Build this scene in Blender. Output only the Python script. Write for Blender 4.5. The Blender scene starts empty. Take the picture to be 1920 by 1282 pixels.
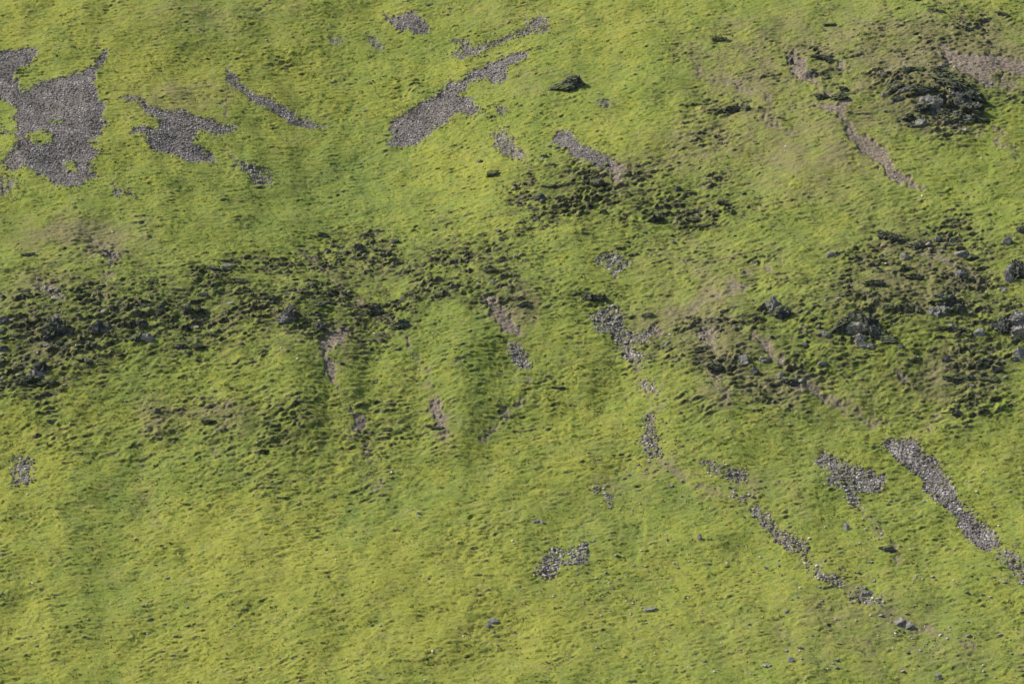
import bpy, bmesh, math, random
import numpy as np
from mathutils import Vector

# ------------------------------------------------------------------ camera, world, sun, exposure
S = bpy.context.scene
C = S.collection
D, PITCH, SLOPE, LENS = 500.0, math.radians(5), math.radians(33), 120.0
CAM = np.array([0.0, -D*math.cos(PITCH), D*math.sin(PITCH)])
FWD = -CAM/np.linalg.norm(CAM)
RIGHT = np.array([1.0, 0, 0])
UP = np.cross(RIGHT, FWD)
cd = bpy.data.cameras.new('camera'); cam = bpy.data.objects.new('camera', cd); C.objects.link(cam)
cam.location = CAM
cam.rotation_euler = Vector(FWD).to_track_quat('-Z', 'Y').to_euler()
cd.lens = LENS; cd.sensor_width = 36; cd.clip_start = 1; cd.clip_end = 6000
S.camera = cam
W = bpy.data.worlds.new('World'); S.world = W; W.use_nodes = True
nt = W.node_tree; nt.nodes.clear()
sky = nt.nodes.new('ShaderNodeTexSky'); sky.sky_type = 'NISHITA'; sky.sun_disc = False
SUN_EL, SUN_AZ = 43.0, 3.0       # elevation; degrees behind the hill, measured from due left
sky.sun_elevation = math.radians(SUN_EL); sky.sun_rotation = math.radians(-(90-SUN_AZ))
bg = nt.nodes.new('ShaderNodeBackground'); bg.inputs['Strength'].default_value = 0.085
wo = nt.nodes.new('ShaderNodeOutputWorld')
nt.links.new(sky.outputs[0], bg.inputs[0]); nt.links.new(bg.outputs[0], wo.inputs[0])
sl = bpy.data.lights.new('sun', 'SUN'); sl.energy = 4.0; sl.angle = math.radians(0.5); sl.color = (1, .95, .86)
so = bpy.data.objects.new('sun', sl); C.objects.link(so)
e, a_ = math.radians(SUN_EL), math.radians(SUN_AZ)
TOSUN = Vector((-math.cos(e)*math.cos(a_), math.cos(e)*math.sin(a_), math.sin(e)))
so.rotation_euler = TOSUN.to_track_quat('Z', 'Y').to_euler()
S.view_settings.view_transform = 'Standard'; S.view_settings.look = 'None'
S.view_settings.exposure = 0.80; S.view_settings.gamma = 1
S.render.engine = 'CYCLES'
S.cycles.filter_width = 1.5

# ------------------------------------------------------------------ noise
def _h(ix, iy, seed):
    n = (ix.astype(np.int64)*374761393 + iy.astype(np.int64)*668265263 + seed*974634777) & 0xffffffff
    n = ((n ^ (n >> 13))*1274126177) & 0xffffffff
    n = ((n ^ (n >> 16))*2246822519) & 0xffffffff
    return ((n ^ (n >> 15)) & 0xffffff)/float(0xffffff)
def noise(x, y, seed=0):           # gradient noise, about -1..1
    ix = np.floor(x); iy = np.floor(y); fx = x-ix; fy = y-iy
    u = fx*fx*fx*(fx*(fx*6-15)+10); v = fy*fy*fy*(fy*(fy*6-15)+10)
    def g(a, b):
        t = _h(ix+a, iy+b, seed)*2*np.pi
        return np.cos(t)*(fx-a)+np.sin(t)*(fy-b)
    n0 = g(0, 0)*(1-u)+g(1, 0)*u; n1 = g(0, 1)*(1-u)+g(1, 1)*u
    return (n0*(1-v)+n1*v)*1.5
def fbm(x, y, seed, octs=3, gain=.5):
    r = 0; a = 1; t = 0
    for k in range(octs):
        r = r+a*noise(x*2**k+17.3*k, y*2**k-9.1*k, seed+k); t += a; a *= gain
    return r/t
def sst(a, b, x):
    t = np.clip((x-a)/(b-a), 0, 1); return t*t*(3-2*t)

# ------------------------------------------------------------------ where things lie on the slope
ca, sa = math.cos(SLOPE), math.sin(SLOPE)
NRM = np.array([0, -sa, ca])
FPX = LENS/36*1920
def to3(x, s, h):
    return np.stack([x+0*s, s*ca-sa*h, s*sa+ca*h], -1)
def to_img(P):
    d = P-CAM; z = d@FWD
    z = np.where(z < 50, 50, z)
    return 960+FPX*(d@RIGHT)/z, 641-FPX*(d@UP)/z
def plane_img(x, s):
    return to_img(to3(x, s, 0*s))

def macro_raw(x, s):
    """broad relief, metres along the slope's normal"""
    u, v = plane_img(x, s)
    g = lambda cx, cy, rx, ry: np.exp(-((u-cx)/rx)**2-((v-cy)/ry)**2)
    h = -7*g(690, 260, 330, 330) - 3.0*g(1250, 470, 200, 300)*0.6
    h = h + 3.2*g(1740, 190, 210, 130) + 1.8*g(560, 690, 130, 150) + 1.5*g(860, 700, 130, 150)
    h = h - .6*g(700, 720, 50, 170) - .6*g(270, 850, 70, 200) - .4*g(790, 760, 40, 130) - .5*g(640, 930, 90, 90)
    h = h + 2.5*g(1320, 720, 230, 160) + 2.0*g(1600, 600, 200, 90) + 1.6*g(120, 600, 220, 70) + 1.5*g(400, 560, 200, 60)
    h = h - .8*g(1180, 760, 80, 230)
    for cx, cy, rx, ry, d in ((622,690,20,70,1.0),(700,830,22,80,.8),(790,700,20,90,.6),(835,840,20,60,.6),(905,790,22,70,.6),(985,650,22,70,.6),(268,870,22,110,.9),(1170,650,26,90,.8),(1225,800,24,80,.8),
            (1330,640,26,70,.6),(1440,720,24,60,.5),(730,560,24,70,1.0),(500,700,24,60,.5),(1640,270,26,80,.8)):
        h = h-.25*d*g(cx, cy, rx, ry)
    for cx, cy, rx, ry, d in ((560,660,36,70,.9),(660,740,30,70,.6),(745,680,30,70,.6),(870,690,40,80,.8),(1080,700,60,120,1.0),(1270,760,36,80,.7),(430,720,50,60,.7),(1560,260,50,110,.8),(1480,440,120,50,.8)):
        h = h+.42*d*g(cx, cy, rx, ry)
    # the rough middle band is steeper than the slopes above and below it
    h = h + 2.5*np.tanh((700-v+60*np.sin(u/260))/120)
    h = h + 1.1*fbm(x/34, s/40, 5, 3) + .5*fbm(x/9, s/11, 6, 2)
    return h
def img_to_xs(u, v, dh=None):
    u = np.atleast_1d(np.asarray(u, float)); v = np.atleast_1d(np.asarray(v, float))
    d = FWD+np.outer((u-960)/FPX, RIGHT)+np.outer((641-v)/FPX, UP)
    h = np.zeros_like(u)
    for k in range(8):
        t = (h-CAM@NRM)/(d@NRM)
        P = CAM+d*t[:, None]
        s = P[:, 1]*ca+P[:, 2]*sa; x = P[:, 0]
        h = macro_raw(x, s)
    return x, s

# ------------------------------------------------------------------ cover: outlines of scree and bare soil on the slope
def Z(ox, oy, k, pts): return [(ox+p[0]/k, oy+p[1]/k) for p in pts]
SCREE = {
 'west': ([Z(0,0,3,[(-200,310),(0,300),(100,285),(190,265),(205,300),(185,350),(130,370),(90,385),(85,430),(95,490),(125,510),(170,500),(240,465),(330,430),(430,415),(480,400),(530,370),(550,330),(600,265),(608,300),(570,370),(540,410),(530,470),(545,530),(590,580),(580,620),(575,670),(600,700),(550,760),(500,800),(545,830),(555,855),(500,890),(510,940),(550,985),(500,1005),(470,1040),(400,1055),(340,1040),(280,1000),(200,965),(130,930),(60,955),(10,920),(40,860),(90,810),(110,770),(90,730),(95,690),(80,640),(100,590),(50,570),(0,560),(-200,540)])],
   [Z(0,0,3,[(150,755),(230,740),(310,760),(300,800),(230,815),(180,790)]), Z(0,0,3,[(360,905),(420,900),(440,960),(380,965)]), Z(0,0,3,[(270,675),(370,668),(360,692),(290,692)])]),
 'west_tail': ([Z(0,0,3,[(580,985),(640,1040),(700,1075),(790,1110),(710,1095),(650,1115),(640,1060),(590,1015)])], []),
 'west_edge': ([Z(0,0,3,[(0,990),(130,1000),(80,1060),(30,1110),(0,1090)]), Z(0,0,3,[(-20,710),(50,720),(60,750),(-20,760)])], []),
 'mid': ([Z(0,0,3,[(680,540),(780,560),(870,595),(930,625),(1060,625),(1130,660),(1230,690),(1340,725),(1290,748),(1160,745),(1100,765),(1090,800),(1130,840),(1190,860),(1245,915),(1050,905),(990,860),(880,855),(830,810),(820,770),(720,740),(760,710),(830,725),(900,720),(890,660),(820,630),(790,580),(690,558)])], []),
 'sliver': ([Z(0,0,3,[(1270,350),(1340,450),(1380,500),(1420,522),(1500,545),(1620,610),(1740,680),(1840,718),(1820,732),(1700,720),(1600,675),(1530,615),(1420,575),(1390,545),(1310,485),(1290,420)])], []),
 'small_tail': ([Z(0,0,3,[(1320,895),(1420,930),(1500,955),(1545,1030),(1450,1040),(1390,985)])], []),
 'top': ([Z(640,0,3,[(250,85),(340,95),(400,60),(450,110),(500,155),(480,188),(370,180),(300,155),(270,120)])], []),
 'top_small': ([Z(640,0,3,[(130,185),(200,215),(260,268),(210,285),(160,235)]), Z(640,0,3,[(-80,200),(0,215),(40,245),(-40,250)])], []),
 'hook': ([Z(640,0,3,[(590,210),(660,222),(730,230),(740,270),(800,240),(900,215),(960,190),(1030,150),(1060,105),(1130,75),(1190,165),(1120,182),(1040,192),(960,220),(870,255),(790,298),(720,325),(620,338),(640,290),(680,260),(600,228)])], []),
 'comet': ([Z(640,0,3,[(700,405),(800,370),(900,320),(1020,290),(1065,298),(980,362),(920,400),(945,430),(880,468),(790,442),(700,482),(650,520),(740,560),(790,635),(700,652),(640,632),(580,685),(500,742),(440,792),(340,832),(250,812),(290,770),(270,710),(340,640),(420,590),(520,545),(590,480),(640,470),(700,440),(740,420)])], []),
 'leaf': ([Z(640,0,3,[(850,728),(930,733),(970,768),(982,820),(1060,888),(960,892),(900,852),(850,822),(880,792),(830,740)]), Z(640,0,3,[(860,580),(910,590),(935,630),(900,660),(890,620)])], []),
 'tongue': ([Z(640,0,3,[(1175,795),(1210,742),(1270,733),(1320,788),(1420,838),(1500,882),(1560,930),(1500,950),(1400,922),(1320,882),(1260,822)])], []),
 'blob': ([Z(640,0,3,[(1430,570),(1490,555),(1530,590),(1500,612),(1450,600)])], []),
 'se_long': ([Z(1280,854,2.995,[(1110,-80),(1250,-105),(1350,-30),(1430,40),(1500,155),(1560,265),(1650,345),(1760,435),(1800,480),(1740,522),(1690,532),(1610,472),(1560,395),(1500,315),(1420,235),(1340,175),(1370,150),(1290,92),(1200,12)])], []),
 'se_tail': ([Z(1280,854,2.995,[(1740,530),(1860,540),(1960,680),(1960,730),(1900,690),(1820,620)])], []),
 'se_fan': ([Z(1280,854,2.995,[(730,20),(800,-25),(870,20),(940,50),(1060,80),(1130,110),(1140,205),(1060,205),(985,175),(955,205),(1005,262),(1025,305),(960,292),(900,192),(840,155),(810,92)])], []),
 's_upper': ([Z(1280,854,2.995,[(90,15),(160,48),(240,52),(340,88),(378,135),(310,148),(240,115),(150,95)])], []),
 's_lower': ([Z(1280,854,2.995,[(370,290),(430,285),(480,355),(540,415),(620,448),(705,510),(690,548),(600,535),(555,495),(470,415),(420,355)])], []),
 's_strip': ([Z(1280,854,2.995,[(700,620),(780,650),(900,700),(880,735),(770,700),(710,660)]), Z(1280,854,2.995,[(920,770),(1080,780),(1140,850),(1050,830),(930,800)])], []),
 'c_knob': ([Z(640,427,3,[(1420,180),(1480,138),(1580,150),(1630,210),(1560,252),(1520,275),(1470,222)])], []),
 'c_fork': ([Z(640,427,3,[(1420,470),(1520,435),(1565,470),(1600,580),(1680,600),(1740,535),(1785,560),(1740,640),(1620,690),(1740,742),(1700,765),(1580,745),(1560,700),(1610,665),(1540,642),(1500,572),(1440,600),(1410,540)])], []),
 'c_bit': ([Z(640,427,3,[(1690,845),(1750,868),(1800,935),(1760,938),(1705,895)])], []),
 'c_spike': ([Z(640,427,3,[(1700,1035),(1745,1040),(1755,1150),(1810,1265),(1760,1290),(1690,1250),(1690,1180),(1710,1100)])], []),
 'c_delta': ([Z(640,427,3,[(930,720),(955,655),(1040,690),(1062,760),(1095,802),(1010,772)])], []),
 's_ring': ([Z(640,854,2.995,[(1110,600),(1200,505),(1235,520),(1290,540),(1380,478),(1405,540),(1370,592),(1260,625),(1210,640),(1185,702),(1110,682),(1098,640)])], [Z(640,854,2.995,[(1240,545),(1290,560),(1270,585),(1240,575)])]),
 's_arc': ([Z(640,854,2.995,[(1360,180),(1480,188),(1535,250),(1470,295),(1450,215)])], []),
 'sw_square': ([Z(0,854,2.995,[(72,12),(178,8),(182,150),(62,162)])], []),
 'w_bit': ([Z(0,427,3,[(560,130),(640,125),(675,180),(622,212),(580,165)]), Z(0,427,3,[(150,318),(290,328),(385,412),(330,402),(250,362)])], []),
}
SOIL = [
 Z(1280,0,3,[(700,550),(780,570),(900,570),(940,538),(962,560),(900,600),(920,650),(950,715),(1040,757),(1130,818),(1180,885),(1205,950),(1290,1018),(1380,1075),(1300,1067),(1190,1003),(1110,932),(1040,872),(950,792),(900,712),(860,652),(780,612)]),
 Z(1280,0,3,[(1400,248),(1480,248),(1560,298),(1700,298),(2000,345),(2000,455),(1780,390),(1700,420),(1790,505),(1700,482),(1620,422),(1560,392),(1480,332)]),
 Z(1280,0,3,[(1715,688),(1800,720),(1865,775),(1760,742)]),
 Z(1280,0,3,[(585,290),(640,300),(700,380),(745,445),(700,462),(640,442),(600,372)]),
 Z(1280,0,3,[(850,340),(900,350),(880,410),(850,380)]),
 Z(640,0,3,[(1500,880),(1580,935),(1610,1000),(1535,1022),(1505,945)]),
 [(598,632),(662,608),(640,648),(618,660),(636,702),(626,722),(610,690)],
 Z(1280,427,3,[(60,560),(140,560),(200,600),(150,630),(190,680),(170,700),(130,640),(60,600)]),
 Z(1280,427,3,[(380,600),(420,600),(620,770),(600,775),(480,700)]),
 Z(640,427,3,[(780,360),(870,380),(960,500),(1040,640),(960,610),(860,480)]),
 Z(640,427,3,[(500,940),(540,960),(550,1090),(590,1130),(470,1120),(520,1080)]),
 Z(640,427,3,[(20,960),(80,1020),(150,1080),(120,1190),(80,1100)]),
 Z(1280,427,3,[(1180,800),(1260,800),(1270,880),(1200,830)]),
 Z(1280,427,3,[(570,850),(660,860),(840,960),(820,990),(700,920),(640,900)]),
]
# soft areas (cx, cy, rx, ry, weight): thin, brownish turf / dry yellow turf / lush turf / rough broken ground
THIN = [(268,880,14,70,.2),(288,965,14,40,.35),(1300,480,160,50,.3),(1560,300,200,120,.3),(1450,60,200,60,.3),(160,440,120,40,.3),(1730,90,200,90,.5),(1830,110,120,60,.5),(1400,150,130,70,.4),(1720,180,90,60,.6),(1500,280,160,80,.25),(1300,270,90,60,.35),(1250,600,150,70,.35),(1340,640,70,110,.45),
 (1730,500,160,90,.45),(1620,560,160,40,.35),(1800,700,90,40,.6),(1450,720,120,60,.45),(340,185,120,40,.45),(400,25,220,50,.3),(200,450,90,40,.5),(60,540,80,40,.4),(420,590,120,60,.3),(90,640,120,60,.5),
 (620,640,60,40,.5),(930,560,60,60,.35),(970,570,30,60,.5),(410,780,70,30,.5),(290,780,50,40,.5),(830,780,50,60,.35),(1170,330,70,40,.5),(1080,320,110,40,.2),(1250,880,50,50,.3),(1150,900,80,60,.25),
 (1420,920,120,60,.3),(700,880,40,60,.25),(960,30,150,30,.25),(700,500,110,40,.3),(1000,150,90,40,.3),(1600,1130,180,90,.25),(1400,1200,300,60,.2),(1800,1230,200,60,.25),(60,450,90,30,.25),(1650,760,160,60,.2)]
DRY = [(90,30,200,70,.6),(300,150,180,80,.8),(520,90,120,60,.4),(240,270,90,60,.5),(700,30,120,40,.5),(860,130,110,20,.5),(880,310,120,40,.6),(1180,260,150,60,.4),(1000,20,300,30,.3),(1360,300,60,50,.3),
 (130,800,160,60,.5),(400,1000,250,90,.5),(250,1230,500,80,.8),(700,1050,300,120,.7),(1000,1170,350,90,.6),(900,860,160,60,.4),(1130,850,160,90,.3),(1500,1100,250,90,.4),(1850,850,100,60,.3),(1750,1000,200,80,.2),(1100,400,120,40,.3),
 (30,960,120,180,.5),(1120,60,100,80,.3),(620,180,160,60,.3)]
LUSH = [(700,300,200,120,.4),(240,920,80,80,.8),(700,930,90,70,.6),(660,1000,50,40,.6),(1270,950,90,50,.9),(850,620,260,120,.4),(1430,440,130,60,.6),(1000,520,180,70,.3),(430,860,120,60,.4),(1100,80,40,70,.5),(600,400,180,60,.4),
 (1380,800,130,60,.4),(1700,650,120,50,.3),(200,350,150,60,.35),(540,330,150,60,.5),(150,550,80,60,.4),(1330,330,130,60,.3),(1600,930,160,60,.3),(300,690,200,70,.3)]
ROUGH = [(330,600,400,110,.25),(1700,560,330,180,.3),(1150,390,240,100,.25),(1650,130,330,140,.35),(1350,680,260,130,.3),(760,520,260,110,.25),(560,780,420,90,.25),(1755,185,90,55,1.1),(300,590,330,80,1.0),(80,640,140,110,1.0),(620,560,170,90,.8),(690,470,130,50,.7),(900,490,110,60,.9),(850,550,90,30,.6),(1100,350,130,60,1.0),(1290,400,150,60,.9),(1010,380,60,30,.8),(1350,90,120,50,.35),
 (1780,190,130,70,.7),(1550,130,80,60,.6),(1370,200,110,40,.6),(1800,60,170,60,.6),(1750,470,170,80,.8),(1650,570,230,60,.8),(1850,620,110,90,.8),(1820,700,110,50,1.0),(1420,690,140,70,.8),(1250,630,120,60,.6),
 (960,560,70,60,.5),(420,790,170,50,.6),(540,800,120,30,.4),(720,790,120,60,.35),(1100,560,80,40,.6),(1200,850,60,40,.2),(1790,780,90,50,.6),(120,830,160,40,.3),(200,490,180,50,.5),(480,520,130,40,.6),(1400,500,200,40,.35),(700,600,90,40,.6),(1300,270,90,60,.4),(1000,700,120,60,.3),
 (560,890,200,80,.3),(1650,900,200,100,.25),(960,270,300,200,.15),(420,980,300,120,.12),(0,700,120,50,.8)]

GU0, GV0, GW, GH, GS = -160, -160, 1120, 802, 2.0     # raster of the outlines: 2 photo pixels a cell
def raster(poly):
    m = np.zeros((GH, GW), bool)
    p = np.array(poly, float); p[:, 0] = (p[:, 0]-GU0)/GS; p[:, 1] = (p[:, 1]-GV0)/GS
    x0, y0 = np.floor(p.min(0)).astype(int)-1; x1, y1 = np.ceil(p.max(0)).astype(int)+2
    x0 = max(x0, 0); y0 = max(y0, 0); x1 = min(x1, GW); y1 = min(y1, GH)
    X, Y = np.meshgrid(np.arange(x0, x1)+.5, np.arange(y0, y1)+.5)
    r = np.zeros(X.shape, bool)
    n = len(p)
    for i in range(n):
        ax, ay = p[i]; bx, by = p[(i+1) % n]
        if ay == by: continue
        c = ((ay > Y) != (by > Y)) & (X < (bx-ax)*(Y-ay)/(by-ay)+ax)
        r ^= c
    m[y0:y1, x0:x1] = r
    return m
def blur(m, k):
    m = m.astype(float)
    for _ in range(k):
        m = (m+np.roll(m, 1, 0)+np.roll(m, -1, 0))/3
        m = (m+np.roll(m, 1, 1)+np.roll(m, -1, 1))/3
    return m
SMASK = {}
for key, (outs, holes) in SCREE.items():
    m = np.zeros((GH, GW), bool)
    for o in outs: m |= raster(o)
    for o in holes: m &= ~raster(o)
    SMASK[key] = m
FAINT = {'c_fork': .62, 'c_spike': .62, 'c_delta': .62, 'c_knob': .55, 'c_bit': .5, 's_ring': .6, 's_arc': .5, 'sw_square': .58, 's_lower': .55, 's_upper': .58,
         's_strip': .42, 'w_bit': .52, 'west_edge': .5, 'west_tail': .7, 'small_tail': .55, 'se_tail': .52, 'top_small': .6, 'blob': .6, 'se_fan': .72, 'leaf': .75, 'hook': .75}
ALLS = np.zeros((GH, GW)); FNT = np.zeros((GH, GW))
for k, m in SMASK.items():
    ALLS = np.maximum(ALLS, m*FAINT.get(k, 1.0)); FNT = np.maximum(FNT, m*(1-FAINT.get(k, 1.0)))
ALLS = blur(ALLS, 3); FNT = blur(FNT, 3)
ss = np.zeros((GH, GW), bool)
for p in SOIL: ss |= raster(p)
SOILM = blur(ss, 3)
STREAKS = [([(640,600),(618,650),(630,720),(665,790),(690,850),(715,930)],5),([(1140,580),(1165,650),(1200,710),(1235,760),(1215,800),(1240,870),(1300,910),(1400,940),(1480,1020),(1560,1080),(1700,1170),(1830,1215)],6),
 ([(910,560),(950,620),(985,690),(985,740),(900,830)],8),([(750,625),(795,690),(815,760),(835,830)],8),([(1290,90),(1310,140),(1400,160),(1445,190),(1440,225),(1490,250)],9),([(1760,230),(1860,260),(1920,290)],8),
 ([(1410,620),(1470,680),(1560,750),(1650,800)],10),([(1325,600),(1335,680),(1360,760)],12),([(1570,190),(1540,170),(1490,120)],8),([(1650,130),(1780,110),(1920,170)],14),([(440,150),(400,260),(480,330)],6),
 ([(430,750),(415,800),(400,860)],7),([(160,440),(215,480),(190,560)],10),([(60,520),(120,560)],9),([(560,470),(640,540),(700,590)],8),([(1210,640),(1250,600),(1340,550),(1440,500)],14),
 ([(1590,900),(1640,990),(1690,1060)],7),([(1720,470),(1800,500),(1850,560)],10),([(1760,780),(1700,830)],8),([(1840,1000),(1900,1060),(1980,1130)],10)]
sk_ = np.zeros((GH, GW), bool)
for pts, hw in STREAKS:
    for (ax, ay), (bx, by) in zip(pts[:-1], pts[1:]):
        l = math.hypot(bx-ax, by-ay); px, py = -(by-ay)/l*hw, (bx-ax)/l*hw; ex, ey = (bx-ax)/l*3, (by-ay)/l*3
        sk_ |= raster([(ax+px-ex, ay+py-ey), (bx+px+ex, by+py+ey), (bx-px+ex, by-py+ey), (ax-px-ex, ay-py-ey)])
STRK = blur(sk_, 5)
def look(G, u, v):
    gx = (u-GU0)/GS-.5; gy = (v-GV0)/GS-.5
    gx = np.clip(gx, 0, GW-1.001); gy = np.clip(gy, 0, GH-1.001)
    i = gx.astype(int); j = gy.astype(int); fx = gx-i; fy = gy-j
    i1 = np.minimum(i+1, GW-1); j1 = np.minimum(j+1, GH-1)
    return (G[j, i]*(1-fx)+G[j, i1]*fx)*(1-fy)+(G[j1, i]*(1-fx)+G[j1, i1]*fx)*fy
def soft(L, u, v):
    r = 0
    for cx, cy, rx, ry, w in L:
        d = ((u-cx)/rx)**2+((v-cy)/ry)**2
        r = r+w*np.exp(-np.minimum(d, 30)*1.1)
    return r
def surface(x, s):
    """height above the mean plane and the cover of the ground at (x, s)"""
    mac = macro_raw(x, s)
    u, v = to_img(to3(x, s, mac))
    ju = 7*noise(x/.9, s/1.4, 31)+7*noise(x/2.8, s/3.6, 32); jv = 5*noise(x/1.0, s/1.5, 33)+5*noise(x/3, s/4, 34)
    inside = sst(-150, -60, u)*sst(-150, -60, v)*sst(2070, 1990, u)*sst(1440, 1350, v)
    coarse = sst(420, 560, v)*sst(600, 800, u)
    gap = .16*noise(x/2.2, s/2.6, 36)+.16*noise(x/.8, s/1.0, 37)-.06
    scree = sst(.22, .80, .42*noise(x/.5, s/.6, 21)+.15*noise(x/1.5, s/1.8, 17)+look(ALLS, u+ju, v+jv)+gap*(.6+1.0*coarse)+1.6*look(FNT, u+ju, v+jv)*noise(x/.75, s/1.0, 29))*inside
    soil = sst(.25, .8, look(SOILM, u+1.3*ju, v+1.3*jv)+.35*noise(x/.9, s/1.1, 38)+.2*noise(x/.35, s/.35, 39))*inside
    strk = look(STRK, u+1.6*ju, v+1.4*jv)*np.clip(.75+1.1*noise(x/2, s/3, 23), 0, 1)*inside
    soil = np.maximum(soil, sst(.55, 1.15, strk+.45*noise(x/.6, s/.6, 22)+.3*noise(x/2.5, s/2.5, 19))*.75)
    big = fbm(x/28, s/40, 71, 3)
    wu = u+45*fbm(x/9, s/12, 76, 3); wv = v+32*fbm(x/9, s/12, 77, 3)
    rough = soft(ROUGH, wu, wv)*inside+(1-inside)*sst(0, .6, big)*.7
    rough = np.clip(rough*(1+.5*noise(x/7, s/7, 35)), 0, 1.3)
    thin = np.clip(soft(THIN, wu, wv)*inside*(.55+1.1*np.clip(.5+fbm(x/3.5, s/4.5, 78, 3), 0, 1))*1.05+(1-inside)*sst(.1, .8, -big)*.4+.12*np.clip(fbm(x/6, s/8, 79, 3), 0, 1), 0, 1)
    dry = np.clip(soft(DRY, wu, wv)*inside*.8+.32+.42*fbm(x/16, s/24, 72, 3)+.3*fbm(x/4, s/3.5, 73, 3), 0, 1)
    lush = np.clip(.65*soft(LUSH, wu, wv)*inside+.40*fbm(x/14, s/20, 75, 3)+.45*fbm(x/4.5, s/4, 74, 3), 0, 1)
    # runnels: fall lines that gather above the band and fan out below it
    f1 = np.arctan2(u-690, np.maximum(900-v, 90)); f2 = np.arctan2(u-1000, np.maximum(v-100, 90)); up_ = sst(700, 520, v)
    wig = .05*fbm(x/12, s/12, 95, 2)
    brk = np.clip(.45+1.3*noise(x/5, s/7, 85)+.6*noise(x/1.6, s/2.2, 86), 0, 1)
    st = up_*noise((f1+wig)*42, s/22, 96)+(1-up_)*noise((f2+wig)*46, s/20, 97)
    st2 = up_*noise((f1+wig)*110, s/12, 98)+(1-up_)*noise((f2+wig)*120, s/11, 99)
    run = sst(.05, .6, st*.7+st2*.6)
    dry = np.clip(dry+brk*(.32*st+.22*st2), 0, 1); lush = np.clip(lush-brk*(.25*st2+.2*st), 0, 1)
    thin = np.clip(thin+.25*brk*run*(.4+rough)+.5*strk, 0, 1)
    mac = mac-.025*run
    dark = np.clip(.95*np.clip(rough, 0, 1)*(.55+.9*fbm(x/2.6, s/2.0, 27, 3))+.35*np.clip(fbm(x/7, s/6, 28, 4)-.05, 0, 1), 0, 1)
    mac = mac+.07*st*brk+.40*fbm(x/6+.3*s/6, s/7, 26, 2)
    turf = (1-.85*scree)*(1-.5*soil)
    wx = x+.8*noise(x/4, s/4, 41); sk = s-.21*x+.9*noise(x/11, s/11, 25)
    t = .12*noise(wx/2.3, sk/1.0, 42)+.105*noise(wx/.95, sk/.50, 43)+.07*noise(wx/.55, sk/.38, 44)
    tus = .55+.75*np.clip(.35+.9*fbm(x/10, s/9, 24, 3), 0, 1)     # smooth grazed and tussocky stretches
    h = mac+t*turf*(.78*tus+.65*rough)
    # hummocks
    cl = np.clip(.62+.9*noise(x/8, s/6, 47)+.5*noise(x/3, s/2.5, 48), 0, 1.3)      # rough ground comes in clumps
    rc = rough*cl
    h = h+rc*turf*(.24*noise(wx/2.4, sk/1.4, 45)+.15*noise(wx/1.0, sk/.65, 46))
    # broken ledges: gentle treads and steep risers that face down the slope
    for (per, sd, amp, thr) in ((1.8, 51, .62, .0), (.9, 61, .40, -.12)):
        q = sk/per+.9*fbm(x/6, s/4, sd, 3)+.3*noise(x/.9, s/1.0, sd+3)
        f = q-np.floor(q)
        prof = np.where(f < .22, sst(0, .22, f), 1-sst(.22, 1, f)*1.0)-.4
        gate = sst(thr, thr+.4, noise(x/2.3, s/1.3, sd+4)+.45*noise(x/.7, s/.55, sd+5)-.30+.42*np.minimum(rc, 1))
        h = h+turf*amp*np.minimum(rc, 1.1)*gate*prof
    # sparse small steps everywhere
    q = sk/.95+.8*noise(x/3, s/3, 81)+.2*noise(x/.7, s/.7, 83); f = q-np.floor(q)
    prof = np.where(f < .28, sst(0, .28, f), 1-sst(.28, 1, f))-.4
    h = h+turf*.24*tus*prof*sst(.05, .7, noise(x/1.3, s/.9, 82)+.4*noise(x/5, s/5, 84)+.3*rough)
    h = h-.18*scree-soil*(.22+.10*noise(x/.6, s/.6, 87)+.06*noise(x/.3, s/.3, 88))
    return h, scree, soil, rough, thin, dry, lush, dark

# ------------------------------------------------------------------ materials
def newmat(name, rough=.9):
    m = bpy.data.materials.new(name); m.use_nodes = True
    n = m.node_tree; b = n.nodes['Principled BSDF']; b.inputs['Roughness'].default_value = rough
    b.inputs['Specular IOR Level'].default_value = .15
    return m, n, b
def nnoise(n, scale, detail=3, vec=None, rough=.6):
    t = n.nodes.new('ShaderNodeTexNoise'); t.inputs['Scale'].default_value = scale; t.inputs['Detail'].default_value = detail
    t.inputs['Roughness'].default_value = rough
    if vec: n.links.new(vec, t.inputs['Vector'])
    return t.outputs['Fac']
def ramp(n, src, stops):
    r = n.nodes.new('ShaderNodeValToRGB'); e = r.color_ramp.elements
    while len(e) < len(stops): e.new(.5)
    for k, (p, c) in enumerate(stops):
        e[k].position = p; e[k].color = (*c, 1) if len(c) == 3 else c
    n.links.new(src, r.inputs[0]); return r.outputs['Color']
def mix(n, f, a, b, mode='MIX'):
    m = n.nodes.new('ShaderNodeMix'); m.data_type = 'RGBA'; m.blend_type = mode
    for sock, val in ((m.inputs[0], f), (m.inputs[6], a), (m.inputs[7], b)):
        if isinstance(val, (int, float)): sock.default_value = val
        elif isinstance(val, tuple): sock.default_value = (*val, 1)
        else: n.links.new(val, sock)
    return m.outputs[2]
def mth(n, op, a, b=0.0, clamp=False):
    m = n.nodes.new('ShaderNodeMath'); m.operation = op; m.use_clamp = clamp
    for k, v in enumerate((a, b)):
        if isinstance(v, (int, float)): m.inputs[k].default_value = v
        else: n.links.new(v, m.inputs[k])
    return m.outputs[0]
def attr(n, name):
    a = n.nodes.new('ShaderNodeAttribute'); a.attribute_name = name; return a.outputs['Fac']

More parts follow.
